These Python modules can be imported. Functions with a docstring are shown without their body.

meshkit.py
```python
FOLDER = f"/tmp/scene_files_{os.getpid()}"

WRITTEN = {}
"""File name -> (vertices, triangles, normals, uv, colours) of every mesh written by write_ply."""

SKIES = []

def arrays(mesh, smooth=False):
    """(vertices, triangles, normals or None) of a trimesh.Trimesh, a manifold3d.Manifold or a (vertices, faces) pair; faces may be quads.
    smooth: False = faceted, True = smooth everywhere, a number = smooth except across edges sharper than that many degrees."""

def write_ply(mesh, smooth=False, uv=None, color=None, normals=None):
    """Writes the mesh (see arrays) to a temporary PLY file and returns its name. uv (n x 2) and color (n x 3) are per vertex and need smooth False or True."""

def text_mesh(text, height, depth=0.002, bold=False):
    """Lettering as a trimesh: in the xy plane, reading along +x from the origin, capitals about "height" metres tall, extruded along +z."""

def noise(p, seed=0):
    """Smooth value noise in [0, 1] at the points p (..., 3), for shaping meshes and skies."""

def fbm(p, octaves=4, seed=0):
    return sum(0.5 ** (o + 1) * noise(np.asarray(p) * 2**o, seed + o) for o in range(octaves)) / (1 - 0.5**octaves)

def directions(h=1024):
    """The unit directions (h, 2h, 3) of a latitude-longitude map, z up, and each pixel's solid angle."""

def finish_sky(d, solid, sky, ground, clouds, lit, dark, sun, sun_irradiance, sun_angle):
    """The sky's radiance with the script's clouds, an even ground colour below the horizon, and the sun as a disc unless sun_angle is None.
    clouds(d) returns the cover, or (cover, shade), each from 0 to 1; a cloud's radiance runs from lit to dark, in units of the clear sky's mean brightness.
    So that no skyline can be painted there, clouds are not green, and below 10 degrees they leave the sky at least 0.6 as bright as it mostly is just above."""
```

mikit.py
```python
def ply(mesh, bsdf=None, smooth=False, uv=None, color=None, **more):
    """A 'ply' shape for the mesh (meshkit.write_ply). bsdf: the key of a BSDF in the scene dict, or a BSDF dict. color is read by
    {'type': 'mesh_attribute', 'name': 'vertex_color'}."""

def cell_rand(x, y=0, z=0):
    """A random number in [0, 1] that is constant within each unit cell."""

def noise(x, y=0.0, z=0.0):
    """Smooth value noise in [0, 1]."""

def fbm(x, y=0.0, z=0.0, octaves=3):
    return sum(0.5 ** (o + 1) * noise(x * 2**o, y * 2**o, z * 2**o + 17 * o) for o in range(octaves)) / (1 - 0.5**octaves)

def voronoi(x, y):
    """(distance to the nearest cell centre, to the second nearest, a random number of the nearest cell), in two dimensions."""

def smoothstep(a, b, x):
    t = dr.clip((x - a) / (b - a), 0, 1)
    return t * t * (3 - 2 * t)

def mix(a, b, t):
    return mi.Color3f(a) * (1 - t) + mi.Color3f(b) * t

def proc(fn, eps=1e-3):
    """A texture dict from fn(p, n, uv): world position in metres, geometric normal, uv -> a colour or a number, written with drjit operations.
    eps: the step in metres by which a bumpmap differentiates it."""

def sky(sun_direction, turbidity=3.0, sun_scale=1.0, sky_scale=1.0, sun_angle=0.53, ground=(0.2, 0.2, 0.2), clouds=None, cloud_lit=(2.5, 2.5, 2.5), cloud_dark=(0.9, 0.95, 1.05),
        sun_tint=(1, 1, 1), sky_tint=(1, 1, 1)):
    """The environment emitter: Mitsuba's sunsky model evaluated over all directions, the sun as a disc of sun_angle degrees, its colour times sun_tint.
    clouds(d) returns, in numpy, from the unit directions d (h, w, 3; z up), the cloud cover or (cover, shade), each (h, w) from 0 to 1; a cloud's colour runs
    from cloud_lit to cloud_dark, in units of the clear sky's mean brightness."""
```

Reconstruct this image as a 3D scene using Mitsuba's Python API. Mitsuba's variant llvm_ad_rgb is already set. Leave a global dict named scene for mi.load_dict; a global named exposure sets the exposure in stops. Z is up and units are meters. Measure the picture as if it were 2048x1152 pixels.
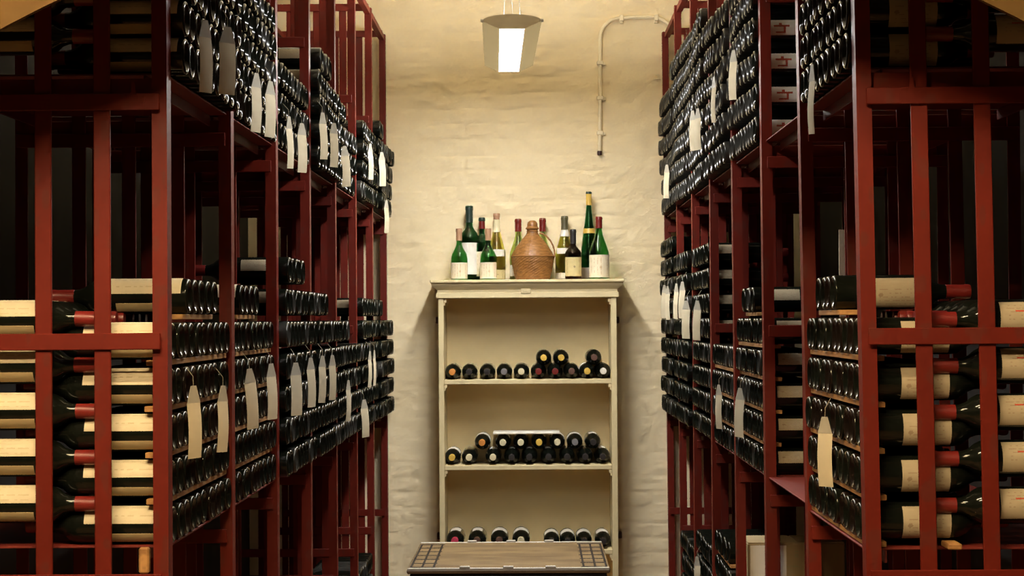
import math, random
import numpy as np, trimesh, mitsuba as mi, drjit as dr
import shapely.geometry as sg
import meshkit, mikit
from mikit import ply, proc, noise, fbm, smoothstep, mix

T = mi.ScalarTransform4f
rng = random.Random(7)
nrs = np.random.RandomState(11)

# ------------------------------------------------------------------ camera, light, exposure
ZC = 1.62                                   # eye height
YAW, PITCH, ROLL, FPX = -0.0115, 0.0157, -0.0068, 3900.0
exposure = 2.57
LAMP_DOWN, LAMP_UP = 19.0, 7.2              # radiance of the opal strips
LAMP_TINT = (1.0, 1.0, 0.99)
FRONT_LAMP = 0.92                           # the tube lamps on the near side of the arch, relative

_fw = np.array([math.sin(YAW) * math.cos(PITCH), math.cos(YAW) * math.cos(PITCH), math.sin(PITCH)])
_r = np.cross(_fw, [0, 0, 1.0]); _r /= np.linalg.norm(_r)
_u = np.cross(_r, _fw)
_u2 = -math.sin(ROLL) * _r + math.cos(ROLL) * _u
scene = {
    'camera': {'type': 'perspective', 'fov': 2 * math.degrees(math.atan(1024 / FPX)), 'fov_axis': 'x', 'near_clip': 0.05, 'far_clip': 60.0,
               'to_world': T().look_at(origin=[0, 0, ZC], target=[float(_fw[0]), float(_fw[1]), ZC + float(_fw[2])], up=[float(v) for v in _u2])},
}
labels = {}

# ------------------------------------------------------------------ helpers
_count = {}
def key_for(name):
    """name, or name_001, name_002 ... when it is taken."""
    n = _count.get(name, 0)
    _count[name] = n + 1
    return name if n == 0 else f'{name}_{n:03d}'

def put(name, mesh, bsdf, parent=None, smooth=False, to_world=None, uv=None, **more):
    k = key_for((parent + '__' if parent else '') + name)
    d = mesh if isinstance(mesh, dict) else ply(mesh, bsdf, smooth, uv=uv, **more)
    if to_world is not None:
        d = {**d, 'to_world': to_world}
    scene[k] = d
    return k

def thing(name, label, category, group=None):
    k = key_for(name)
    labels[k] = {'label': label, 'category': category}
    if group: labels[k]['group'] = group
    return k

def tag(k, label, category, group=None):
    labels[k] = {'label': label, 'category': category}
    if group: labels[k]['group'] = group
    return k

def structure(k, label):
    labels[k] = {'label': label, 'category': k.split('_')[0], 'kind': 'structure'}
    return k

def cbox(x0, x1, y0, y1, z0, z1, c=0.002):
    """A box with chamfered edges."""
    c = min(c, 0.45 * min(x1 - x0, y1 - y0, z1 - z0))
    pts = []
    for sx in (0, 1):
        for sy in (0, 1):
            for sz in (0, 1):
                for ax in range(3):
                    p = [(x0, x1)[sx], (y0, y1)[sy], (z0, z1)[sz]]
                    s = (sx, sy, sz)
                    for a in range(3):
                        if a != ax: p[a] += c * (1 - 2 * s[a])
                    pts.append(p)
    return trimesh.convex.convex_hull(np.array(pts))

def join(*ms):
    return trimesh.util.concatenate([m for m in ms])

def lathe(profile, n=28, wobble=None):
    """Revolve (r, z) points about z. Points with r == 0 close the shape."""
    P = np.array(profile, float)
    a = np.arange(n) * 2 * np.pi / n
    V, idx = [], []
    for r, z in P:
        if r < 1e-9:
            idx.append([len(V)]); V.append([0, 0, z])
        else:
            s = len(V); idx.append(list(range(s, s + n)))
            for t in a: V.append([r * math.cos(t), r * math.sin(t), z])
    F = []
    for i in range(len(P) - 1):
        A, B = idx[i], idx[i + 1]
        for j in range(n):
            k = (j + 1) % n
            if len(A) == 1 and len(B) == 1: continue
            if len(A) == 1: F.append([A[0], B[k], B[j]])
            elif len(B) == 1: F.append([A[j], A[k], B[0]])
            else: F += [[A[j], A[k], B[k]], [A[j], B[k], B[j]]]
    return trimesh.Trimesh(np.array(V), np.array(F), process=False)

def arc(cx, cz, r, a0, a1, n):
    return [(cx + r * math.cos(math.radians(a)), cz + r * math.sin(math.radians(a))) for a in np.linspace(a0, a1, n)]

def sweep(path, r, n=10, closed_ends=True):
    P = np.array(path, float)
    t = np.gradient(P, axis=0); t /= np.linalg.norm(t, axis=1, keepdims=True)
    ref = np.array([0.13, 0.97, 0.2]); V, F = [], []
    for p, d in zip(P, t):
        a = np.cross(d, ref); a /= np.linalg.norm(a); b = np.cross(d, a)
        for j in range(n):
            th = 2 * np.pi * j / n
            V.append(p + r * (math.cos(th) * a + math.sin(th) * b))
    for i in range(len(P) - 1):
        for j in range(n):
            k = (j + 1) % n
            F += [[i * n + j, i * n + k, (i + 1) * n + k], [i * n + j, (i + 1) * n + k, (i + 1) * n + j]]
    if closed_ends:
        V += [P[0], P[-1]]; c0, c1 = len(V) - 2, len(V) - 1
        for j in range(n):
            k = (j + 1) % n
            F += [[c0, k, j], [c1, (len(P) - 1) * n + j, (len(P) - 1) * n + k]]
    m = trimesh.Trimesh(np.array(V), np.array(F), process=False)
    if m.volume < 0: m.invert()
    return m

def sector(r, a0, a1, z0, z1, n=14, t=0.0006, taper=0.0):
    """A label: a thin curved sheet on a cylinder about z, with its uv."""
    V, UV, F = [], [], []
    an = np.radians(np.linspace(a0, a1, n))
    for rr in (r, r + t):
        for i, a in enumerate(an):
            for j, z in enumerate((z0, z1)):
                V.append([rr * math.cos(a), rr * math.sin(a), z]); UV.append([i / (n - 1), float(j)])
    o = 2 * n
    for i in range(n - 1):
        F += [[o + 2*i, o + 2*i + 2, o + 2*i + 3], [o + 2*i, o + 2*i + 3, o + 2*i + 1]]
        F += [[2*i, 2*i + 3, 2*i + 2], [2*i, 2*i + 1, 2*i + 3]]
        F += [[2*i, 2*i + 2, o + 2*i + 2], [2*i, o + 2*i + 2, o + 2*i]]
        F += [[2*i + 1, o + 2*i + 3, 2*i + 3], [2*i + 1, o + 2*i + 1, o + 2*i + 3]]
    e = 2 * (n - 1)
    F += [[0, o, o + 1], [0, o + 1, 1], [e, o + e + 1, o + e], [e, e + 1, o + e + 1]]
    return trimesh.Trimesh(np.array(V), np.array(F), process=False), np.array(UV)

ORD = ['', 'first', 'second', 'third', 'fourth', 'fifth', 'sixth', 'seventh', 'eighth', 'ninth', 'tenth', 'eleventh', 'twelfth', 'thirteenth', 'fourteenth',
       'fifteenth', 'sixteenth', 'seventeenth', 'eighteenth', 'nineteenth', 'twentieth', 'twenty-first', 'twenty-second']

# ------------------------------------------------------------------ materials
def mat(name, base, rough=0.5, spec=0.5, metallic=0.0, clearcoat=0.0, two=True):
    b = {'type': 'principled', 'base_color': {'type': 'rgb', 'value': list(base)} if not isinstance(base, dict) else base, 'roughness': rough, 'metallic': metallic}
    if metallic == 0: b['specular'] = spec
    if clearcoat: b['clearcoat'] = clearcoat; b['clearcoat_gloss'] = 0.9
    scene[name] = {'type': 'twosided', 'bsdf': b} if two else b

def wall_colour(p, n, uv):
    a = fbm(p.x * 3.1, p.y * 3.1, p.z * 3.1, 3)
    b = noise(p.x * 23, p.y * 23, p.z * 31)
    return mix((0.80, 0.675, 0.435), (0.72, 0.59, 0.355), smoothstep(0.45, 0.8, a) * 0.55 + 0.18 * b)
def wall_relief(p, n, uv):
    return fbm(p.x * 60, p.y * 60, p.z * 75, 3) + 0.7 * noise(p.x * 24, p.y * 24, p.z * 30)
scene['wall_paint'] = {'type': 'bumpmap', 'tex': proc(wall_relief, 2e-3), 'scale': 0.0024, 'bsdf': {'type': 'twosided', 'bsdf': {'type': 'principled', 'base_color': proc(wall_colour), 'roughness': 0.62, 'specular': 0.3}}}
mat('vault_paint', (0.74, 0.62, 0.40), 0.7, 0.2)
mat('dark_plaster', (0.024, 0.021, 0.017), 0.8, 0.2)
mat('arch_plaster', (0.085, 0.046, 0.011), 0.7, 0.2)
mat('floor_stone', (0.16, 0.085, 0.035), 0.7)
def red_colour(p, n, uv):
    a = fbm(p.x * 9, p.y * 9, p.z * 5, 3)
    s = smoothstep(0.66, 0.74, noise(p.x * 60, p.y * 60, p.z * 22))
    return mix(mix((0.130, 0.0110, 0.0046), (0.091, 0.0075, 0.0036), a), (0.08, 0.024, 0.016), 0.35 * s)
mat('red_metal', proc(red_colour), 0.45, 0.25)
mat('shelf_metal', (0.12, 0.014, 0.009), 0.5, 0.4)
mat('dark_glass', (0.004, 0.005, 0.0035), 0.10, 0.38)
mat('brown_glass', (0.006, 0.004, 0.003), 0.11, 0.38)
mat('dusty_glass', (0.022, 0.022, 0.019), 0.22, 0.5)
def wood_fn(c0, c1, sx, sy, sz):
    def f(p, n, uv):
        g = fbm(p.x * sx, p.y * sy, p.z * sz, 3)
        return mix(c0, c1, smoothstep(0.3, 0.7, g))
    return f
mat('lath_wood', proc(wood_fn((0.38, 0.20, 0.07), (0.24, 0.115, 0.04), 60, 6, 60)), 0.6, 0.3)
mat('chest_wood', proc(wood_fn((0.20, 0.135, 0.062), (0.135, 0.086, 0.040), 5, 14, 14)), 0.5, 0.4)
mat('chest_dark', (0.016, 0.011, 0.008), 0.6, 0.3)
mat('chest_black', (0.008, 0.008, 0.008), 0.6, 0.3)
mat('pale_metal', (0.42, 0.38, 0.30), 0.4, 0.5)
mat('white_gloss', (0.64, 0.525, 0.295), 0.35, 0.5)
mat('white_back', (0.82, 0.635, 0.31), 0.55, 0.4)
mat('dark_bracket', (0.035, 0.012, 0.010), 0.5)
mat('conduit_paint', (0.78, 0.68, 0.46), 0.4)
mat('lamp_grey', (0.40, 0.35, 0.24), 0.45)
mat('lamp_cap', (0.72, 0.63, 0.45), 0.5)
mat('lamp_white', (0.8, 0.78, 0.7), 0.4)
mat('wire_steel', (0.45, 0.43, 0.38), 0.35, metallic=0.0)
mat('tag_paper', (0.52, 0.45, 0.31), 0.7, 0.2)
mat('tag_top', (0.36, 0.33, 0.26), 0.5, 0.4)
mat('string', (0.30, 0.26, 0.18), 0.8, 0.1)
def label_print(base, ink, rows, seed, crest):
    def f(p, n, uv):
        r = dr.floor(uv.y * 26); c = dr.floor(uv.x * rows)
        inside = (uv.y > 0.12) & (uv.y < 0.88) & (uv.x > 0.12) & (uv.x < 0.9)
        frac = uv.x * rows - c
        ink_on = dr.select(inside & (frac > 0.35) & (frac < 0.62) & (mikit.cell_rand(r + seed, c, seed) > 0.42) & (mikit.cell_rand(c, seed, 3) > 0.35), 0.55, 0.0)
        d = dr.sqrt(dr.square((uv.x - 0.55) * 1.2) + dr.square(uv.y - crest))
        ink_on = dr.maximum(ink_on, dr.select(d < 0.055, 0.8, 0.0))
        g = 0.12 * noise(p.x * 90, p.y * 90, p.z * 90)
        return mix(base, ink, ink_on + g)
    return f
mat('label_cream', proc(label_print((0.36, 0.30, 0.20), (0.24, 0.17, 0.10), 9, 5, 0.15)), 0.65, 0.2)
mat('label_plain', proc(label_print((0.56, 0.49, 0.34), (0.40, 0.33, 0.20), 5, 8, 2.0)), 0.65, 0.2)
mat('label_tan', proc(label_print((0.36, 0.27, 0.145), (0.27, 0.29, 0.16), 7, 2, 2.0)), 0.65, 0.2)
mat('label_ivory', proc(label_print((0.70, 0.61, 0.44), (0.46, 0.32, 0.17), 8, 6, 0.45)), 0.65, 0.2)
mat('label_white', (0.78, 0.75, 0.66), 0.6, 0.2)
mat('label_gold', proc(label_print((0.56, 0.46, 0.22), (0.30, 0.22, 0.10), 7, 3, 0.5)), 0.6, 0.2)
mat('label_ink_red', (0.40, 0.07, 0.04), 0.6, 0.2)
mat('label_ink_grey', (0.30, 0.25, 0.20), 0.6, 0.2)
for nm, c in dict(red=(0.15, 0.012, 0.009), gold=(0.62, 0.40, 0.07), cream=(0.66, 0.58, 0.36), dark=(0.02, 0.017, 0.016), orange=(0.62, 0.24, 0.05), brown=(0.10, 0.05, 0.035),
                  grey=(0.16, 0.15, 0.15), white=(0.74, 0.70, 0.60), pink=(0.46, 0.04, 0.08), tan=(0.36, 0.20, 0.11), darkgreen=(0.018, 0.035, 0.026), olive=(0.085, 0.075, 0.035)).items():
    mat('foil_' + nm, c, 0.35, 0.6)
for nm, c in dict(green=(0.41, 0.68, 0.42), deepgreen=(0.24, 0.50, 0.33), palegreen=(0.86, 0.93, 0.66), yellow=(0.92, 0.89, 0.58), olive=(0.78, 0.76, 0.44), amber=(0.22, 0.13, 0.09)).items():
    scene['glass_' + nm] = {'type': 'dielectric', 'int_ior': 1.5, 'specular_transmittance': {'type': 'rgb', 'value': list(c)}}
def wicker_col(p, n, uv):
    return mix((0.30, 0.135, 0.034), (0.15, 0.058, 0.014), fbm(p.x * 60, p.y * 60, p.z * 140, 2))
mat('wicker', proc(wicker_col), 0.45, 0.5)

# ------------------------------------------------------------------ the room
WALL_Y = 9.66
D0, BAY = 3.9, 0.817                        # first post of the racks, distance between posts
XL, XR = -0.727, 0.644                      # the two aisle faces
BW, CH = 0.228, 0.076                       # brick length and course height
def wall_h(x, z):
    """How far the painted brickwork stands out of the wall, in metres."""
    p = np.stack([x, z, np.zeros_like(x)], -1)
    wx = x + 0.012 * (meshkit.noise(p * [14, 14, 1], 3) - 0.5)
    wz = z + 0.016 * (meshkit.noise(p * [7, 9, 1], 4) - 0.5)
    j = np.floor(wz / CH); fz = wz / CH - j
    ux = wx / BW + 0.5 * (j % 2); i = np.floor(ux); fx = ux - i
    dz = np.minimum(fz, 1 - fz) * CH; dx = np.minimum(fx, 1 - fx) * BW
    sm = lambda d, w: np.clip(d / w, 0, 1) ** 2 * (3 - 2 * np.clip(d / w, 0, 1))
    body = sm(dz, 0.017) * (0.45 + 0.55 * sm(dx, 0.016))
    rnd = (np.sin(i * 12.9898 + j * 78.233) * 43758.5453) % 1.0
    paint = meshkit.noise(p * [3.3, 4.1, 1], 9)                       # where thick paint fills the joints
    h = 0.0035 * body * (0.05 + 1.1 * paint ** 2) + 0.0012 * (rnd - 0.5) * body
    h += 0.0100 * (meshkit.fbm(p * [17, 25, 1], 3, 5) - 0.5) + 0.006 * (meshkit.noise(p * [4, 5, 1], 6) - 0.5)
    return h
put('wall_back', cbox(-1.6, 1.6, WALL_Y + 0.002, WALL_Y + 0.25, 0, 3.9, 0.001), 'wall_paint')
structure('wall_back', 'cream painted rough brick end wall behind the white bookcase')
def brick_patch(x0, x1, z0, z1):
    nx, nz = 26, 9
    X, Z = np.meshgrid(np.linspace(x0, x1, nx), np.linspace(z0, z1, nz))
    e = 0.002
    H = wall_h(X, Z)
    gx = (wall_h(X + e, Z) - wall_h(X - e, Z)) / (2 * e); gz = (wall_h(X, Z + e) - wall_h(X, Z - e)) / (2 * e)
    N = np.stack([-gx, -np.ones_like(gx), -gz], -1); N /= np.linalg.norm(N, axis=-1, keepdims=True)
    V = np.stack([X, WALL_Y - 0.006 - H, Z], -1).reshape(-1, 3); N = N.reshape(-1, 3)
    F = []
    for a in range(nz - 1):
        for b in range(nx - 1):
            q = a * nx + b
            F += [[q, q + 1, q + nx + 1], [q, q + nx + 1, q + nx]]
    ring = [b for b in range(nx)] + [a * nx + nx - 1 for a in range(1, nz)] + [(nz - 1) * nx + b for b in range(nx - 2, -1, -1)] + [a * nx for a in range(nz - 2, 0, -1)]
    s = len(V); back = V[ring].copy(); back[:, 1] = WALL_Y + 0.01
    V = np.vstack([V, back]); N = np.vstack([N, N[ring]])
    for a in range(len(ring)):
        b = (a + 1) % len(ring)
        F += [[ring[a], s + a, s + b], [ring[a], s + b, ring[b]]]
    return {'type': 'ply', 'filename': meshkit.write_ply(trimesh.Trimesh(V, np.array(F), process=False), normals=N), 'face_normals': False, 'bsdf': {'type': 'ref', 'id': 'wall_paint'}}
WX0, WX1 = -0.77, 0.74
for j in range(4, 43):
    off = -0.5 * BW * (j % 2)
    i0 = math.floor((WX0 - off) / BW); i1 = math.ceil((WX1 - off) / BW)
    for i in range(i0, i1):
        a, b = max(WX0, off + i * BW), min(WX1, off + (i + 1) * BW)
        if b - a > 0.02:
            put('brick', brick_patch(a, b, j * CH, (j + 1) * CH), None, 'wall_back')

SXL, SXR = -1.42, 1.36
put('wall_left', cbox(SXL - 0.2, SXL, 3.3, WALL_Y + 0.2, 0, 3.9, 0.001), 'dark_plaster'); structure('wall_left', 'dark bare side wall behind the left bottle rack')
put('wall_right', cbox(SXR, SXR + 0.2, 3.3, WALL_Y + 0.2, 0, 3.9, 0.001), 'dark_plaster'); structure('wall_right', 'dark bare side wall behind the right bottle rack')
put('floor', cbox(-2.3, 2.3, -1.8, WALL_Y + 0.2, -0.1, 0, 0.001), 'floor_stone'); structure('floor', 'brown stone cellar floor between the racks')
# barrel vault over the aisle
cxv = 0.5 * (SXL + SXR); half = 0.5 * (SXR - SXL) + 0.02; crown, spring = 3.78, 3.15
Rv = (half ** 2 + (crown - spring) ** 2) / (2 * (crown - spring)); czv = crown - Rv
inner = [(cxv + x, czv + math.sqrt(Rv * Rv - x * x)) for x in np.linspace(-half, half, 25)]
outer = [(x, z + 0.2) for x, z in inner[::-1]]
m = trimesh.creation.extrude_polygon(sg.Polygon(inner + outer), WALL_Y + 0.2 - 3.3, engine='earcut')
m.apply_transform(np.array([[1, 0, 0, 0], [0, 0, -1, WALL_Y + 0.2], [0, 1, 0, 0], [0, 0, 0, 1.0]]))
put('ceiling', m, 'vault_paint', smooth=30); structure('ceiling', 'cream barrel vault over the cellar aisle')
# the wall with the arch the aisle is seen through
ax, az, ar, jw = -0.04, ZC + 0.545 - 1.71, 1.91, 1.27
def arch_leaf(rad, hw, y0, y1):
    pts = [(ax - hw, -0.1)] + [(ax + x, az + math.sqrt(rad * rad - x * x)) for x in np.linspace(-hw, hw, 41)] + [(ax + hw, -0.1)]
    m_ = trimesh.creation.extrude_polygon(sg.box(-2.3, 0, 2.3, 4.1).difference(sg.Polygon(pts)), y1 - y0, engine='earcut')
    m_.apply_transform(np.array([[1, 0, 0, 0], [0, 0, -1, y1], [0, 1, 0, 0], [0, 0, 0, 1.0]]))
    return m_
# a thin front leaf and a deeper reveal behind it whose opening is wider
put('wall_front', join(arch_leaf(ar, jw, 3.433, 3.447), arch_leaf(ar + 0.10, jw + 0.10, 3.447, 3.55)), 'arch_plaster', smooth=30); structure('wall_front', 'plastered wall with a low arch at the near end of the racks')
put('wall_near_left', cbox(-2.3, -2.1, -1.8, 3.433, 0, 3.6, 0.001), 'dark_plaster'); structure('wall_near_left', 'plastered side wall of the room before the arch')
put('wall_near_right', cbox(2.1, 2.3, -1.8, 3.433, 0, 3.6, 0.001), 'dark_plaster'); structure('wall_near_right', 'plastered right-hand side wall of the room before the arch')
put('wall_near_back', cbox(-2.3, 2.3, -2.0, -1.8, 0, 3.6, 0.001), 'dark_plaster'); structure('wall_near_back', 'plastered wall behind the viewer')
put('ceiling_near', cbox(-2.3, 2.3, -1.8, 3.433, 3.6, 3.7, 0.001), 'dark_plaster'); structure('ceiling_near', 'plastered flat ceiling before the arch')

# ------------------------------------------------------------------ pendant lamps
def pendant(pa, pb, gain, label, hang_z):
    """A linear pendant from pa to pb: perforated sloping side panels, an opal strip below, an opal cover above."""
    t = thing('pendant_lamp', label, 'lamp', 'linear pendant lamps over the aisle')
    pa, pb = np.array(pa, float), np.array(pb, float)
    d = pb - pa; L = np.linalg.norm(d); d /= L
    s = np.cross(d, [0, 0, 1.0]); s /= np.linalg.norm(s); u = np.cross(s, d)
    M = np.eye(4); M[:3, 0], M[:3, 1], M[:3, 2], M[:3, 3] = s, d, u, pa
    em = lambda g: {'type': 'area', 'radiance': {'type': 'rgb', 'value': [g * c for c in LAMP_TINT]}}
    W, hw = 0.109, 0.046                                                # half width, half width of the strip
    def pl(m): m = m.copy(); m.apply_transform(M); return m
    def prism(pts, y0, y1):
        m = trimesh.creation.extrude_polygon(sg.Polygon(pts), y1 - y0, engine='earcut')
        m.apply_transform(np.array([[1, 0, 0, 0], [0, 0, -1, y1], [0, 1, 0, 0], [0, 0, 0, 1.0]])); return m
    top = [(W * math.cos(a), 0.025 * math.sin(a)) for a in np.linspace(0, math.pi, 17)]
    lens = top + [(-hw, -0.0285), (hw, -0.0285)]
    for y0, y1 in ((0, 0.006), (L - 0.006, L)):
        put('end_cap', pl(prism(lens, y0, y1)), 'lamp_cap', t, 30)
    for q in (-1, 1):
        pts = [(q * W, 0.001), (q * hw, -0.0285), (q * hw, -0.0262), (q * (W - 0.002), 0.003)]
        if q < 0: pts = pts[::-1]
        put('perforated_panel', pl(prism(pts, 0.006, L - 0.006)), 'lamp_grey', t, emitter={'type': 'area', 'radiance': {'type': 'rgb', 'value': [0.048 * gain, 0.036 * gain, 0.016 * gain]}})
        put('corner_clip', pl(cbox(q * W - 0.006, q * W + 0.006, -0.004, 0.012, -0.004, 0.007, 0.002)), 'lamp_white', t)
    put('diffuser', pl(cbox(-hw + 0.0005, hw - 0.0005, 0.006, L - 0.006, -0.0283, -0.0225, 0.001)), 'lamp_white', t, emitter=em(LAMP_DOWN * gain))
    inn = [(0.97 * x, z - 0.001) for x, z in top[2:-2]]
    put('top_cover', pl(prism(inn + [(x, z - 0.003) for x, z in inn[::-1]], 0.006, L - 0.006)), 'lamp_white', t, emitter=em(LAMP_UP * gain))
    for y in (0.02, L - 0.02):
        for q in (-1, 1):
            a = pa + d * y + s * q * 0.03 + u * 0.02
            b = np.array([a[0] - s[0] * q * 0.05, a[1], hang_z])
            put('suspension_wire', sweep([a, 0.5 * (a + b), b], 0.0009, 5), 'wire_steel', t)
pendant((-0.075, 7.10, ZC + 1.0865), (-0.109, 8.80, ZC + 1.1435), 1.0, 'grey linear pendant lamp with a glowing opal strip before the end wall', 3.76)
pendant((-0.055, 4.50, ZC + 1.10), (-0.065, 6.20, ZC + 1.10), 0.5, 'linear pendant lamp over the near bays of the racks', 3.76)
def batten(y, z, x0, x1, gain, label):
    bt = thing('batten_lamp', label, 'lamp')
    put('tray', cbox(x0, x1, y - 0.03, y + 0.03, z + 0.055, z + 0.095, 0.004), 'lamp_white', bt)
    for x in (x0 + 0.01, x1 - 0.03): put('lamp_holder', cbox(x, x + 0.02, y - 0.015, y + 0.015, z - 0.025, z + 0.055, 0.003), 'lamp_white', bt)
    put('stem', join(cbox(x0 + 0.18, x0 + 0.20, y - 0.01, y + 0.01, z + 0.095, 3.6, 0.002), cbox(x1 - 0.2, x1 - 0.18, y - 0.01, y + 0.01, z + 0.095, 3.6, 0.002)), 'lamp_white', bt)
    put('tube', sweep([(x0 + 0.03, y, z), (0.5 * (x0 + x1), y, z), (x1 - 0.03, y, z)], 0.019, 14), 'lamp_white', bt, 50,
        emitter={'type': 'area', 'radiance': {'type': 'rgb', 'value': [gain * c for c in (1.0, 0.74, 0.42)]}})
batten(2.3, 3.2, -1.3, 0.2, FRONT_LAMP * 72, 'ceiling batten with one fluorescent tube close before the arch')
batten(0.9, 3.45, -1.3, 0.2, FRONT_LAMP * 128, 'ceiling batten with one fluorescent tube far before the arch')

# ------------------------------------------------------------------ bottle racks
Z_UP, Z_LO, Z_FL = ZC + 0.498, ZC - 0.449, ZC - 1.395          # where the lowest bottles of each shelf lie
RACK_TOP, DEPTH = ZC + 1.405, 0.52
LEANS = {-1: [0] * 8, 1: [-0.012, -0.011, -0.004, -0.004, 0.0, 0.0, -0.004, -0.005]}
def side_x(side, u):
    return (XL - u) if side < 0 else (XR + u)
def ubox(side, u0, u1, y0, y1, z0, z1, c=0.0015):
    a, b = sorted((side_x(side, u0), side_x(side, u1)))
    return cbox(a, b, y0, y1, z0, z1, c)
def lean_t(side, i, u):
    a = LEANS[side][i]
    if not a: return None
    x = side_x(side, u)
    return T().translate([x, 0, ZC]).rotate([0, 1, 0], math.degrees(a)).translate([-x, 0, -ZC])
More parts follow.
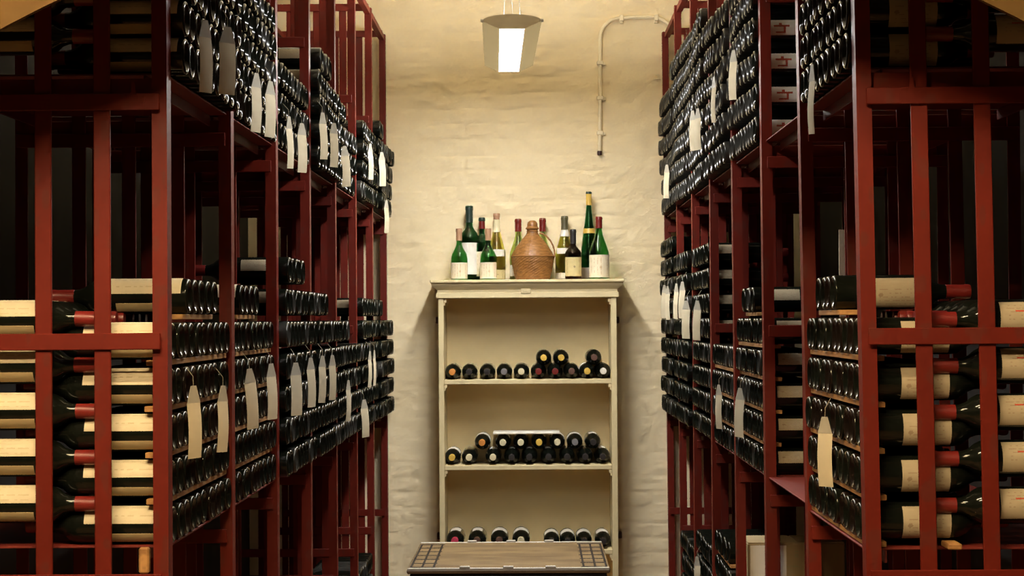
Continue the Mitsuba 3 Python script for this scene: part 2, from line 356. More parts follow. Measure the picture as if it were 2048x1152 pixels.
for side in (-1, 1):
    rack = thing('bottle_rack', ('red painted steel bottle rack along the left side of the aisle', 'red painted steel bottle rack along the right side of the aisle')[side > 0], 'rack', 'red steel racks')
    def post(u, y, flip=1):
        pts = [(0, -0.045), (0.030, -0.045), (0.030, -0.040), (0.006, -0.040), (0.006, 0), (0, 0)]
        pg = sg.Polygon([(side_x(side, u + flip * a), y + b) for a, b in pts])
        return trimesh.creation.extrude_polygon(sg.polygon.orient(pg), RACK_TOP, engine='earcut')
    for i in range(8):
        y = D0 + BAY * i
        put('post', post(0, y), 'red_metal', rack, to_world=lean_t(side, i, 0))
        put('post', post(DEPTH, y, -1), 'red_metal', rack)
        for u in ((0.128, 0.245, 0.365) if side < 0 else (0.122, 0.246, 0.368)):
            put('bar', ubox(side, u - 0.0165, u + 0.0165, y - 0.053, y - 0.045, 0.02, RACK_TOP - 0.01), 'red_metal', rack, to_world=lean_t(side, i, u))
        for z in (1.405, 0.90, 0.434, -0.040, -0.515, -0.946, -1.47):
            put('rail', ubox(side, 0.012, DEPTH - 0.004, y - 0.060, y - 0.053, ZC + z - 0.0165, ZC + z + 0.0165), 'red_metal', rack)
        for z in (Z_UP,):
            put('shelf_beam', ubox(side, 0.008, DEPTH - 0.008, y - 0.030, y - 0.022, z - 0.055, z - 0.0145), 'red_metal', rack)
    for i in range(7):
        y0, y1 = D0 + BAY * i, D0 + BAY * (i + 1) - 0.046
        for z in (Z_UP, Z_LO, Z_FL):
            zt = z - (0.013 if side > 0 and z == Z_LO and i == 0 else 0.0006)
            b = join(ubox(side, 0.010, DEPTH - 0.01, y0 + 0.001, y1, zt - 0.004, zt, 0.0008), ubox(side, 0.050, 0.055, y0 + 0.001, y1, zt - 0.030, zt - 0.0042, 0.0008),
                     ubox(side, DEPTH - 0.055, DEPTH - 0.05, y0 + 0.001, y1, zt - 0.030, zt - 0.0042, 0.0008))
            put('shelf', b, 'shelf_metal', rack)
        for u in (0.004, DEPTH - 0.03):
            put('top_rail', ubox(side, u, u + 0.026, y0 + 0.001, y1, RACK_TOP - 0.03, RACK_TOP - 0.004), 'red_metal', rack)

# ------------------------------------------------------------------ wine bottles of the racks
R = 0.0374
def bordeaux(n, fine=True):
    p = [(0, 0.022), (0.016, 0.017), (0.027, 0.004), (0.0295, 0.0008), (0.0318, 0.0)] + arc(R - 0.0056, 0.0056, 0.0056, -80, 0, 5)
    p += [(R, 0.10), (R, 0.186)] + [(0.0352, 0.202), (0.0290, 0.214), (0.0205, 0.224), (0.0158, 0.236), (0.0146, 0.25), (0.0141, 0.288), (0.0152, 0.289), (0.0152, 0.296), (0.0135, 0.299), (0, 0.299)]
    return lathe(p, n)
def foil(n=20):
    return lathe([(0.0150, 0.246), (0.0155, 0.2462), (0.0152, 0.285), (0.0160, 0.288), (0.0160, 0.296), (0.0148, 0.2997), (0.012, 0.3003), (0, 0.3003)], n)
def stub(n):
    p = [(0, 0.018), (0.024, 0.006), (0.0310, 0.0), (0.0350, 0.0014), (R, 0.0060), (R, 0.17), (0.030, 0.20), (0.014, 0.225), (0, 0.226)]
    return lathe(p, n)
BODY = {k: ply(bordeaux(26), k, 50) for k in ('dark_glass', 'brown_glass', 'dusty_glass')}
FOIL = {k: ply(foil(), k, 50) for k in ('foil_red', 'foil_dark')}
def label_ply(mat_, a0, a1, z0, z1):
    m_, uv = sector(R + 0.0003, a0, a1, z0, z1)
    return ply(m_, mat_, True, uv=uv)
# label angles are about the bottle's axis: 90 is up, 180 / 0 sideways; both racks turn theirs so that -90..90 faces the viewer's side
def lay(side, face_u, y, zc, roll, inward=True, du=0.0):
    """Bottle axis across the rack. inward: base at face_u, neck into the rack. Local +z is the axis, local x after the turn points toward the viewer, local y up."""
    ax_ = np.array([side if inward else -side, 0, 0.0])
    to_v = np.array([0, -1.0, 0]); up = np.array([0, 0, 1.0])
    M = np.eye(4)
    right_handed = np.dot(np.cross(to_v, up), ax_) > 0
    M[:3, 0], M[:3, 1], M[:3, 2] = to_v, (up if right_handed else -up), ax_
    x = side_x(side, face_u) if inward else side_x(side, face_u + 0.30)
    M[:3, 3] = (x, y, zc)
    c, s_ = math.cos(roll), math.sin(roll)
    M2 = np.eye(4); M2[0, 0], M2[0, 1], M2[1, 0], M2[1, 1] = c, -s_, s_, c
    return T((M @ M2).tolist()), (1 if right_handed else -1)
LBL = {}
def lbl(mat_, a0, a1, z0, z1, hand):
    """a0..a1: degrees from the viewer's side upward."""
    if hand < 0: a0, a1 = -a1, -a0
    k = (mat_, a0, a1, z0, z1)
    if k not in LBL: LBL[k] = label_ply(*k)
    return LBL[k]

SNAME = {-1: 'left', 1: 'right'}
PITCH_Y = 0.0765
stub_v = {}
def stuff_add(mat_, mesh_key, M):
    stub_v.setdefault((mat_, mesh_key), []).append(M)
n_base = 0
def base_bottle(side, shelf, y, zc, u, k, layer, individual):
    global n_base
    j = rng.uniform
    M, hand = lay(side, u + j(-0.0035, 0.0035), y + j(-0.0004, 0.0004), zc, j(-3, 3))
    if individual:
        g = BODY['brown_glass' if j(0, 1) < 0.25 else 'dark_glass']
        b = put('wine_bottle', g, None, to_world=M)
        tag(b, f"dark bottle base, {ORD[k]} from front post, {ORD[layer]} layer, {SNAME[side]} rack's {shelf} shelf", 'bottle', f'bottle bases in the {SNAME[side]} rack')
        n_base += 1
    else:
        dusty = side > 0 and y > 5.4 and shelf == 'upper'
        stuff_add('dusty_glass' if dusty or j(0, 1) < 0.2 else 'dark_glass', 'stub', np.array(M.matrix))
def end_bottle(side, shelf, y, zc, u, layer, bay, style):
    M, hand = lay(side, u + rng.uniform(-0.002, 0.002), y, zc, 0.0)
    where = 'front post' if bay == 0 else f'{ORD[bay + 1]} post'
    t = thing('wine_bottle', f"side-on bottle with pale label at {where}, {ORD[layer]} layer, {SNAME[side]} rack's {shelf} shelf", 'bottle', f'end bottles of the {SNAME[side]} rack')
    put('body', BODY['dark_glass'], None, t, to_world=M)
    put('capsule', FOIL['foil_red'], None, t, to_world=M)
    if style == 'tilted':                                   # front label up, back label down, glass between
        put('label', lbl('label_plain', 8, 92, 0.014, 0.176, hand), None, t, to_world=M)
        put('back_label', lbl('label_tan', -58, -22, 0.036, 0.152, hand), None, t, to_world=M)
    elif style == 'front':
        put('label', lbl('label_cream', -62, 52, 0.085, 0.181, hand), None, t, to_world=M)
    elif style == 'printed':
        put('label', lbl('label_white', -30, 40, 0.030, 0.150, hand), None, t, to_world=M)
        put('red_print', print_strokes(side, hand), None, t, to_world=M)
    elif style == 'dim':
        put('label', lbl('label_cream', -5, 50, 0.040, 0.140, hand), None, t, to_world=M)
    return t
STROKES = {}
def print_strokes(side, hand):
    """A few red printed strokes on a label."""
    if hand not in STROKES:
        ms = []
        for a0, a1, z0, z1 in ((6, 14, 0.060, 0.105), (-14, 6, 0.088, 0.094), (-20, -14, 0.066, 0.094), (14, 24, 0.075, 0.083)):
            if hand < 0: a0, a1 = -a1, -a0
            ms.append(sector(R + 0.0008, a0, a1, z0, z1, 5, 0.0004)[0])
        STROKES[hand] = ply(join(*ms), 'label_ink_red')
    return STROKES[hand]
def reversed_bottle(side, shelf, y, zc, layer, style, k=1):
    """Neck toward the aisle, lying in the valley over a layer."""
    M, hand = lay(side, 0.142 + rng.uniform(-0.003, 0.003), y, zc, 0.0, inward=False)
    t = thing('wine_bottle', f"red-capped bottle, neck toward aisle, {ORD[k]} over {ORD[layer]} layer, {SNAME[side]} rack's {shelf} shelf", 'bottle', f'neck-out bottles of the {SNAME[side]} rack')
    put('body', BODY['dark_glass'], None, t, to_world=M)
    put('capsule', FOIL['foil_red'], None, t, to_world=M)
    if style == 'tilted':
        put('label', lbl('label_plain', 8, 92, 0.03, 0.178, hand), None, t, to_world=M)
        put('back_label', lbl('label_tan', -58, -20, 0.04, 0.17, hand), None, t, to_world=M)
    else:
        put('label', lbl('label_cream', -40, 62, 0.06, 0.165, hand), None, t, to_world=M)
        ms = []
        for a0, a1, z0, z1 in ((22, 27, 0.095, 0.135), (-8, 24, 0.094, 0.099), (-10, -5, 0.094, 0.11)):
            if hand < 0: a0, a1 = -a1, -a0
            ms.append(sector(R + 0.0008, a0, a1, z0, z1, 5, 0.0004)[0])
        put('ink_stroke', ply(join(*ms), 'label_ink_red'), None, t, to_world=M)

LATH = {}
def lath(side, shelf, bay, y0, y1, z0, layer, u):
    L_ = round(y1 - y0, 3)
    m_ = cbox(-0.02, 0.02, 0, L_, 0, 0.0112, 0.001)
    if L_ not in LATH: LATH[L_] = ply(m_, 'lath_wood')
    k = put('wood_lath', LATH[L_], None, to_world=T().translate([side_x(side, u + 0.032 + rng.uniform(0, 0.005)), y0, z0]))
    tag(k, f"wooden lath under {ORD[layer]} bottle layer, {ORD[bay + 1]} bay of {SNAME[side]} rack's {shelf} shelf", 'lath', f'wooden laths in the {SNAME[side]} rack')

SHELF_Z = {'upper': Z_UP, 'lower': Z_LO, 'bottom': Z_FL}
def stack(side, shelf, bay, l0, l1, y0=None, y1=None, pitch=0.0927, laths=True, over=0.0, wave=0.0, ends=None, indiv=(), first_layer_end=1, rev=None, vary=0.0):
    """Layers l0..l1 of bottles in one bay, bases outward."""
    a = (D0 + BAY * bay + 0.002) if y0 is None else y0
    b = (D0 + BAY * (bay + 1) - 0.047) if y1 is None else y1
    n = int((b - a) / PITCH_Y + 0.02)
    gap = (b - a - n * PITCH_Y) / max(n, 1) if y1 is None else 0.0
    k0 = int(round((a - D0) / (BAY / 10)))                     # count from the front post
    for l in range(l0, l1 + 1):
        zb = SHELF_Z[shelf] + (l - 1) * pitch
        if laths and (bay < 2 if side < 0 else bay < 4) and (l > 1 or (side > 0 and shelf == 'lower' and bay == 0)): lath(side, shelf, bay, a, a + n * (PITCH_Y + gap), zb - 0.0115, l, -over)
        for q in range(n):
            y = a + R + 0.0008 + q * (PITCH_Y + gap)
            dz = wave * min(1, (l - 0.3) / 2.5) * (0.5 + 0.5 * math.sin(5.1 * y + 1.1 * side + 0.35 * l)) + (vary * abs(math.sin(l * 7.3 + bay * 3.1)) if vary else 0)
            uu = -over + 0.004 + (0.006 * math.sin(3.3 * y + l) if wave else 0)
            if q == 0 and ends and l >= first_layer_end:
                end_bottle(side, shelf, y, zb + R + 0.0005 + dz, uu, l, bay, ends)
            else:
                base_bottle(side, shelf, y, zb + R + 0.0005 + dz, uu, k0 + q + 1, l, l in indiv)
        if rev and l >= first_layer_end:
            reversed_bottle(side, shelf, a + 0.004, zb + R + pitch * (0.5 if side < 0 else 0.36), l, rev)
IND = range(1, 10)
# left rack, lower shelf
stack(-1, 'lower', 0, 1, 5, ends='tilted', indiv=IND, rev='tilted')
for q in range(1, 8): reversed_bottle(-1, 'lower', D0 + 0.006 + q * PITCH_Y, Z_LO + 4 * 0.0927 + R + 0.046, 5, 'tilted', q + 1)
stack(-1, 'lower', 0, 6, 6, 4.105, 4.50, ends='tilted', indiv=IND)
stack(-1, 'lower', 1, 1, 5, indiv=IND)
stack(-1, 'lower', 1, 6, 6, 4.845, 5.17, ends='tilted', indiv=IND)
stack(-1, 'lower', 2, 1, 6, over=0.028, ends='dim', first_layer_end=6)
stack(-1, 'lower', 2, 7, 7, 5.585, 6.03, over=0.028, ends='dim', first_layer_end=7)
stack(-1, 'lower', 3, 1, 5, over=0.030)
stack(-1, 'lower', 3, 6, 6, 6.36, 6.67, over=0.026)
stack(-1, 'lower', 4, 1, 4, over=0.026)
stack(-1, 'lower', 4, 5, 5, 7.17, 7.44, over=0.026)
stack(-1, 'lower', 5, 1, 6, over=0.028, ends='dim', first_layer_end=5)
stack(-1, 'lower', 6, 1, 5, over=0.040)
stack(-1, 'lower', 6, 6, 6, 8.81, 9.05, over=0.03)
# left rack, upper shelf
stack(-1, 'upper', 0, 1, 3, pitch=0.0766, laths=False, over=0.030, ends='tilted', indiv=IND, rev='tilted')
stack(-1, 'upper', 0, 4, 5, pitch=0.0766, laths=False, over=0.030, ends='tilted', first_layer_end=4, rev='tilted')
stack(-1, 'upper', 1, 1, 5, pitch=0.0766, laths=False, over=0.006, indiv=(1, 2))
stack(-1, 'upper', 2, 1, 3, pitch=0.0880, over=0.004)
stack(-1, 'upper', 3, 1, 4, pitch=0.0830, laths=False, over=0.030, wave=0.004, ends='dim', first_layer_end=4)
stack(-1, 'upper', 3, 5, 5, 6.42, 6.85, pitch=0.0830, laths=False, over=0.030, ends='dim', first_layer_end=5)
stack(-1, 'upper', 4, 1, 3, pitch=0.0830, laths=False, over=0.010, wave=0.004)
stack(-1, 'upper', 4, 4, 4, 7.17, 7.50, pitch=0.0830, laths=False, over=0.010)
stack(-1, 'upper', 5, 1, 4, pitch=0.0830, laths=False, over=0.030, wave=0.005)
stack(-1, 'upper', 6, 1, 4, pitch=0.0830, laths=False, over=0.040, wave=0.004)
stack(-1, 'upper', 6, 5, 5, 8.81, 9.06, pitch=0.0830, laths=False, over=0.035)
# left rack, bottom shelf
stack(-1, 'bottom', 5, 1, 4, over=0.0, ends='dim', first_layer_end=4)
# right rack, lower shelf
stack(1, 'lower', 0, 1, 5, ends='front', indiv=IND, rev='front')
for q in range(1, 8): reversed_bottle(1, 'lower', D0 + 0.006 + q * PITCH_Y, Z_LO + 4 * 0.0927 + R + 0.036, 5, 'front', q + 1)
stack(1, 'lower', 0, 6, 6, 4.22, 4.53, ends='front', indiv=IND)
stack(1, 'lower', 2, 1, 5, ends='dim')
stack(1, 'lower', 2, 6, 6, 5.80, 6.18, ends='dim')
stack(1, 'lower', 3, 1, 4)
stack(1, 'lower', 4, 1, 8, over=0.010, ends='dim', first_layer_end=5)
stack(1, 'lower', 5, 1, 8, over=0.026)
stack(1, 'lower', 6, 1, 9, over=0.030)
# right rack, upper shelf
stack(1, 'upper', 0, 1, 3, 3.902, 4.60, pitch=0.0790, laths=False, over=0.020, ends='front', indiv=IND, rev='front')
stack(1, 'upper', 0, 4, 5, 3.902, 4.60, pitch=0.0790, laths=False, over=0.020, ends='front', first_layer_end=4, rev='front')
stack(1, 'upper', 2, 1, 7, pitch=0.0935, laths=False, over=0.020, wave=0.013, ends='printed')
stack(1, 'upper', 3, 1, 6, pitch=0.0935, laths=False, over=0.028, wave=0.013)
stack(1, 'upper', 4, 1, 7, pitch=0.0935, laths=False, over=0.030, wave=0.013)
stack(1, 'upper', 5, 1, 7, pitch=0.0935, laths=False, over=0.030, wave=0.013)
stack(1, 'upper', 6, 1, 6, pitch=0.0935, laths=False, over=0.030, wave=0.013)
# right rack, bottom shelf
stack(1, 'bottom', 3, 1, 6, over=0.0)
stack(1, 'bottom', 3, 7, 7, 6.62, 7.12, over=0.0)
stack(1, 'bottom', 4, 1, 6, over=0.0)
stack(1, 'bottom', 5, 1, 5, over=0.0)
# the bottles past the nearest few hundred: one object
STUB = {'stub': stub(18)}
for q, ((mt, mk), Ms) in enumerate(sorted(stub_v.items())):
    v, f, nrm = meshkit.arrays(STUB[mk], 50)
    V = np.vstack([v @ M[:3, :3].T + M[:3, 3] for M in Ms]); N = np.vstack([nrm @ M[:3, :3].T for M in Ms])
    F = np.vstack([f + len(v) * i for i in range(len(Ms))])
    scene[f'stacked_bottles__{q + 1:03d}'] = {'type': 'ply', 'filename': meshkit.write_ply(trimesh.Trimesh(V, F, process=False), normals=N), 'face_normals': False, 'bsdf': {'type': 'ref', 'id': mt}}
labels['stacked_bottles'] = {'label': 'dark wine bottles stacked base outward in the far bays of both racks', 'category': 'bottles', 'kind': 'stuff'}

# ------------------------------------------------------------------ hanging paper tags
def tag_mesh(w=0.042, h=0.115, bend=0.006):
    xs = np.linspace(-w / 2, w / 2, 4); zs = np.linspace(0, -h, 7)
    V, F = [], []
    for t in (0, 0.0007):
        for z in zs:
            for x in xs: V.append([x, t + bend * math.sin(math.pi * z / h) * 0.6 + bend * (x / w) ** 2, z])
    n, mm = len(xs), len(zs); o = n * mm
    for a in range(mm - 1):
        for b in range(n - 1):
            q = a * n + b
            F += [[q, q + 1, q + n + 1], [q, q + n + 1, q + n], [o + q, o + q + n + 1, o + q + 1], [o + q, o + q + n, o + q + n + 1]]
    ring = list(range(n)) + [a * n + n - 1 for a in range(1, mm)] + [(mm - 1) * n + b for b in range(n - 2, -1, -1)] + [a * n for a in range(mm - 2, 0, -1)]
    for a in range(len(ring)):
        b = (a + 1) % len(ring)
        F += [[ring[a], o + ring[a], o + ring[b]], [ring[a], o + ring[b], ring[b]]]
    m_ = trimesh.Trimesh(np.array(V), np.array(F), process=False); m_.fix_normals(); return m_
def tag_top_mesh(w=0.042, h=0.036):
    pts = [(-w / 2, 0), (w / 2, 0), (w * 0.2, h), (-w * 0.2, h)]
    m_ = trimesh.creation.extrude_polygon(sg.Polygon(pts), 0.0012, engine='earcut')
    m_.apply_transform(np.array([[1, 0, 0, 0], [0, 0, 1, 0], [0, 1, 0, 0], [0, 0, 0, 1.0]])); m_.fix_normals(); return m_
TAG, TAGTOP = ply(tag_mesh(), 'tag_paper', True), ply(tag_top_mesh(), 'tag_top')
TSTR = ply(sweep([(0, 0.001, 0.028), (0.001, 0.002, 0.055), (0, 0.02, 0.075)], 0.0007, 5), 'string')
tags = {
    (-1, 'upper'): [(4.275, .662, 62), (4.584, .693, 42), (5.062, .644, 62), (5.332, .656, 58), (5.744, .602, 72), (6.055, .613, 56), (6.662, .710, 62), (7.028, .711, 56), (7.434, .664, 45), (8.60, .778, 66), (9.251, .796, 52), (9.516, .584, 66)],
    (-1, 'lower'): [(4.111, -.137, 60), (4.494, -.15, 66), (4.93, -.122, 56), (5.324, -.118, 60), (5.871, -.128, 50), (6.266, -.121, 62), (6.606, -.121, 64), (6.933, -.125, 64), (7.523, -.233, 72), (8.224, -.337, 52), (8.512, -.137, 76), (8.752, -.137, 80)],
    (1, 'upper'): [(4.457, .576, 80), (6.199, .85, 64), (6.876, .848, 76), (7.556, .81, 64), (7.793, .827, 60), (9.342, .733, 60)],
    (1, 'lower'): [(4.307, -.221, 52), (6.09, -.221, 56), (6.786, -.234, 66), (7.653, .066, 52), (8.208, .071, 48), (8.422, .155, 60), (8.779, .153, 68), (9.341, .151, 68), (9.592, .16, 62)],
    (1, 'bottom'): [(7.754, -.948, 60)],
}
OVER = {(-1, 'upper'): [.03, .006, .004, .03, .01, .03, .04], (-1, 'lower'): [0, 0, .028, .03, .026, .028, .04], (1, 'upper'): [.02, 0, .02, .028, .03, .03, .03], (1, 'lower'): [0, 0, 0, 0, .01, .026, .03], (1, 'bottom'): [0] * 7}
for (side, shelf), lst in tags.items():
    for n_, (y, ztop, turn) in enumerate(lst):
        bay = min(6, max(0, int((y - D0) / BAY)))
        u = -OVER[(side, shelf)][bay] - 0.018
        if n_ == 0 and shelf == 'bottom': lab = "white paper tag hanging on bottles of the right rack's bottom shelf"
        else: lab = f"white paper tag hanging on the {SNAME[side]} rack's {shelf} bottles, {ORD[n_ + 1]} from the front"
        t = thing('paper_tag', lab, 'tag', 'paper tags hanging on the bottles')
        f_ = abs(side_x(side, u)) / (0.72 if side < 0 else 0.637)      # same line of sight, on the plane before the bottles
        M = T().translate([side_x(side, u), y * f_, ZC + ztop * f_ - 0.036]).rotate([0, 0, 1], -side * turn).rotate([0, 1, 0], rng.uniform(-3, 5) * side)
        put('slip', TAG, None, t, to_world=M); put('holder', TAGTOP, None, t, to_world=M); put('string', TSTR, None, t, to_world=M)
t = thing('paper_tag', 'white paper tag hanging on a post at the top of the right rack', 'tag', 'paper tags hanging on the bottles')
M = T().translate([0.690, 8.74, ZC + 1.22])
put('slip', TAG, None, t, to_world=M @ T().scale([0.5, 1, 0.9])); put('holder', TAGTOP, None, t, to_world=M @ T().scale([0.5, 1, 0.9])); put('string', TSTR, None, t, to_world=M)

# ------------------------------------------------------------------ white bookcase against the end wall
CX0, CX1, CY, CTOP = -0.462, 0.393, 9.345, ZC + 0.187
case = thing('bookcase', 'white painted open bookcase with moulded cornice against the brick wall', 'bookcase')
CYB = WALL_Y - 0.014
for x0, x1 in ((CX0, CX0 + 0.026), (CX1 - 0.028, CX1)):
    put('side_panel', cbox(x0, x1, CY, CYB, 0, CTOP - 0.02, 0.002), 'white_gloss', case)
put('back_panel', cbox(CX0 + 0.026, CX1 - 0.028, CYB - 0.012, CYB, 0.05, CTOP - 0.02, 0.001), 'white_back', case)
put('top_board', cbox(CX0 - 0.037, CX1 + 0.037, CY - 0.045, CYB, CTOP - 0.016, CTOP, 0.004), 'white_gloss', case)
# cornice: cove and frieze, swept along the front and both sides
prof = [(0.000, -0.016), (0.033, -0.016), (0.031, -0.024), (0.022, -0.034), (0.012, -0.042), (0.004, -0.048), (0.004, -0.060), (0.010, -0.064), (0.010, -0.086), (0.0, -0.088)]
def cornice():
    V, F = [], []
    for i, (o, z) in enumerate(prof):
        for (x, y) in ((CX0 - o, CYB), (CX0 - o, CY - o), (CX1 + o, CY - o), (CX1 + o, CYB)): V.append([x, y, CTOP + z])
    n = len(prof)
    for i in range(n):
        k = (i + 1) % n
        for j in range(3): F += [[i * 4 + j, k * 4 + j, k * 4 + j + 1], [i * 4 + j, k * 4 + j + 1, i * 4 + j + 1]]
    m_ = trimesh.Trimesh(np.array(V), np.array(F), process=False)
    return m_
put('cornice', cornice(), 'white_gloss', case)
put('frieze_board', cbox(CX0 + 0.026, CX1 - 0.028, CY + 0.002, CY + 0.02, CTOP - 0.090, CTOP - 0.017, 0.001), 'white_gloss', case)
put('name_plate', join(cbox(-0.065, -0.017, CY - 0.016, CY - 0.009, CTOP - 0.067, CTOP - 0.044, 0.002), cbox(-0.054, -0.028, CY - 0.019, CY - 0.0155, CTOP - 0.061, CTOP - 0.050, 0.002)), 'white_gloss', case)
SH = [ZC - 0.292, ZC - 0.703, ZC - 1.108, ZC - 1.515]
for z in SH:
    put('shelf', cbox(CX0 + 0.0262, CX1 - 0.0282, CY + 0.004, CYB - 0.012, z - 0.022, z, 0.002), 'white_gloss', case)
for z in [CTOP - 0.092] + [s - 0.0222 for s in SH[:3]]:
    for x0, x1 in ((CX0 + 0.026, CX0 + 0.040), (CX1 - 0.042, CX1 - 0.028)):
        put('cleat', join(cbox(x0, x1, CY + 0.006, CYB - 0.014, z - 0.018, z, 0.002), cbox(x0 if x0 < 0 else x0 + 0.007, x1 - 0.007 if x0 < 0 else x1, CY + 0.006, CYB - 0.014, z - 0.030, z - 0.018, 0.001)), 'white_gloss', case)
for x0, x1, z in ((CX0 - 0.026, CX0, ZC - 0.005), (CX1, CX1 + 0.024, ZC - 0.01), (CX1, CX1 + 0.028, ZC - 1.068), (CX0 - 0.026, CX0, ZC - 1.068)):
    put('wall_batten', cbox(x0, x1, WALL_Y - 0.05, WALL_Y - 0.012, z - 0.016, z + 0.016, 0.003), 'dark_bracket', case)

# bottles lying neck out on the bookcase shelves
def cab_bottle(x, z_base, row, disc, name_bits, scale=1.0, white_ring=None, shelf='top', push=0.0):
    """Axis toward the viewer: neck points at -y."""
    r = R * scale
    y_base = CYB - 0.014 - 0.0015
    y_base = CY + 0.296 * 1.0 - push
    M = np.eye(4); M[:3, 0], M[:3, 1], M[:3, 2] = (1, 0, 0), (0, 0, 1), (0, -1, 0)
    M[:3, 3] = (x, y_base, z_base + r)
    M[:3, :3] = M[:3, :3] @ np.diag([scale, scale, 0.93])
    W_ = T(M.tolist())
    t = thing('wine_bottle', f'dark bottle lying neck out in the bookcase, {name_bits}', 'bottle', 'bottles lying on the bookcase shelves')
    put('body', BODY['dark_glass'], None, t, to_world=W_)
    put('capsule', CFOIL.setdefault(disc, ply(foil(18), 'foil_' + disc, 50)), None, t, to_world=W_)
    if white_ring:
        a0, a1 = white_ring
        put('label', CLAB.setdefault((a0, a1), ply(sector(R + 0.0003, a0, a1, 0.06, 0.182)[0], 'label_white', True)), None, t, to_world=W_)
CFOIL, CLAB = {}, {}
s1 = [(-0.398, 'orange'), (-0.317, 'dark'), (-0.231, 'dark'), (-0.149, 'grey'), (-0.066, 'cream'), (0.017, 'red'), (0.097, 'red'), (0.176, 'brown'), (0.251, 'gold'), (0.328, 'white')]
for i, (x, c) in enumerate(s1):
    cab_bottle(x, SH[0], 1, c, f'upper shelf, {ORD[i + 1]} from left in bottom row', white_ring=(95, 260) if i == 8 else None)
for i, (x, c) in enumerate([(0.042, 'gold'), (0.126, 'gold'), (0.285, 'brown')]):
    cab_bottle(x, SH[0] + 0.0655, 2, c, f'upper shelf, {ORD[i + 1]} of three laid on top', white_ring=None)
s2 = [(-0.402, 'gold', (20, 160)), (-0.320, 'cream', None), (-0.205, 'cream', (60, 120)), (-0.115, 'dark', (65, 115)), (-0.030, 'dark', (70, 115)), (0.062, 'dark', (65, 115)), (0.152, 'dark', (35, 75)), (0.239, 'dark', (30, 70)), (0.322, 'dark', (65, 115))]
for i, (x, c, wr) in enumerate(s2):
    cab_bottle(x, SH[1], 1, c, f'middle shelf, {ORD[i + 1]} from left in bottom row', white_ring=wr)
s2b = [(-0.257, 'orange', (0, 180)), (-0.157, 'cream', (50, 130)), (-0.071, 'cream', None), (0.017, 'gold', None), (0.105, 'cream', (20, 110)), (0.190, 'grey', (15, 165)), (0.277, 'dark', (60, 120))]
for i, (x, c, wr) in enumerate(s2b):
    cab_bottle(x, SH[1] + 0.0705, 2, c, f'middle shelf, {ORD[i + 1]} from left in top row', white_ring=wr)
k = put('cover_board', cbox(-0.205, 0.118, CY + 0.06, CY + 0.26, SH[1] + 0.1462, SH[1] + 0.1542, 0.002), 'label_white')
tag(k, 'thin pale board lying across the bottles on the middle shelf', 'board')
s3 = [(-0.391, 'pink', (55, 125), 1.12), (-0.285, 'brown', (55, 125), 1.12), (-0.178, 'brown', (30, 150), 1.12), (-0.073, 'cream', (30, 150), 1.12), (0.074, 'dark', (30, 150), 1.0), (0.152, 'dark', (30, 150), 1.0), (0.231, 'dark', (30, 150), 1.0), (0.322, 'dark', (40, 140), 1.0)]
for i, (x, c, wr, sc) in enumerate(s3):
    cab_bottle(x, SH[2], 1, c, f'lower shelf, {ORD[i + 1]} from left', sc, wr)

# ------------------------------------------------------------------ bottles standing on the bookcase
def shell(outer, wall=0.003, n=36):
    """A hollow glass bottle from its outer profile: out and up, over the lip, down the inside."""
    inner = [(max(r - wall, 0.0), z) for r, z in outer if z > 0.02 and r > 0.006]
    prof_ = [(0, 0.012)] + outer + inner[::-1] + [(0, 0.020)]
    return lathe(prof_, n)
def standing(kind, r, h, neck_r, sh_z, nk_z):
    """Outer profile from heel to lip. sh_z: top of the straight body, nk_z: bottom of the neck."""
    p = [(r * 0.55, 0.004), (r * 0.82, 0.0)] + [(r - 0.005 + 0.005 * math.cos(a), 0.005 + 0.005 * math.sin(a)) for a in np.radians([-70, -35, 0])]
    p.append((r, sh_z * 0.5)); p.append((r, sh_z))
    for q in np.linspace(0.1, 1, 10):
        if kind == 'bordeaux': w = 0.5 + 0.5 * math.cos(math.pi * q ** 1.15)
        elif kind == 'burgundy': w = (1 - q) ** 1.0 * 0.45 + 0.55 * (0.5 + 0.5 * math.cos(math.pi * q ** 0.9))
        else: w = (1 - q) ** 1.15 * 0.8 + 0.2 * (0.5 + 0.5 * math.cos(math.pi * q))
        p.append((neck_r + (r - neck_r) * w, sh_z + (nk_z - sh_z) * q))
    p += [(neck_r * 0.98, h - 0.016), (neck_r * 1.1, h - 0.015), (neck_r * 1.1, h - 0.004), (neck_r * 0.98, h)]
    return p
def stand_bottle(x, y, kind, r, h, neck_r, sh_z, nk_z, glass, label, caps=(), labs=(), dark_solid=False):
    t = thing('wine_bottle', label, 'bottle')
    W_ = T().translate([x, y, CTOP + 0.0006]).rotate([0, 0, 1], -90)     # local +x faces the viewer
    p = standing(kind, r, h, neck_r, sh_z, nk_z)
    put('body', shell(p), glass, t, 50, W_)
    P_ = np.array(p)
    up = P_[3:]
    def rad(z): return float(np.interp(z, up[:, 1], up[:, 0]))
    for z0, z1, m_, nm in caps:
        zs = np.linspace(z0, z1, 7)
        pr = [(rad(z0) + 0.0002, z0)] + [(rad(z) + 0.0011, z) for z in zs]
        if z1 >= h - 1e-6: pr += [(rad(h) * 0.9, h + 0.0012), (0, h + 0.0012)]
        else: pr += [(rad(z1) + 0.0002, z1)]
        put(nm, lathe(pr, 28), m_, t, 50, W_)
    for z0, z1, a, m_, nm in labs:
        ms, uv = sector(r + 0.0004, -a, a, z0, z1, 22)
        put(nm, ms, m_, t, True, W_, uv)
YF, YB = 9.405, 9.575
B = stand_bottle
B(-0.362, YF, 'bordeaux', 0.0405, 0.248, 0.0135, 0.098, 0.180, 'glass_green', 'small green bottle with tan cap, leftmost of those standing on the bookcase', [(0.190, 0.248, 'foil_tan', 'capsule')], [(0.006, 0.084, 75, 'label_ivory', 'label')])
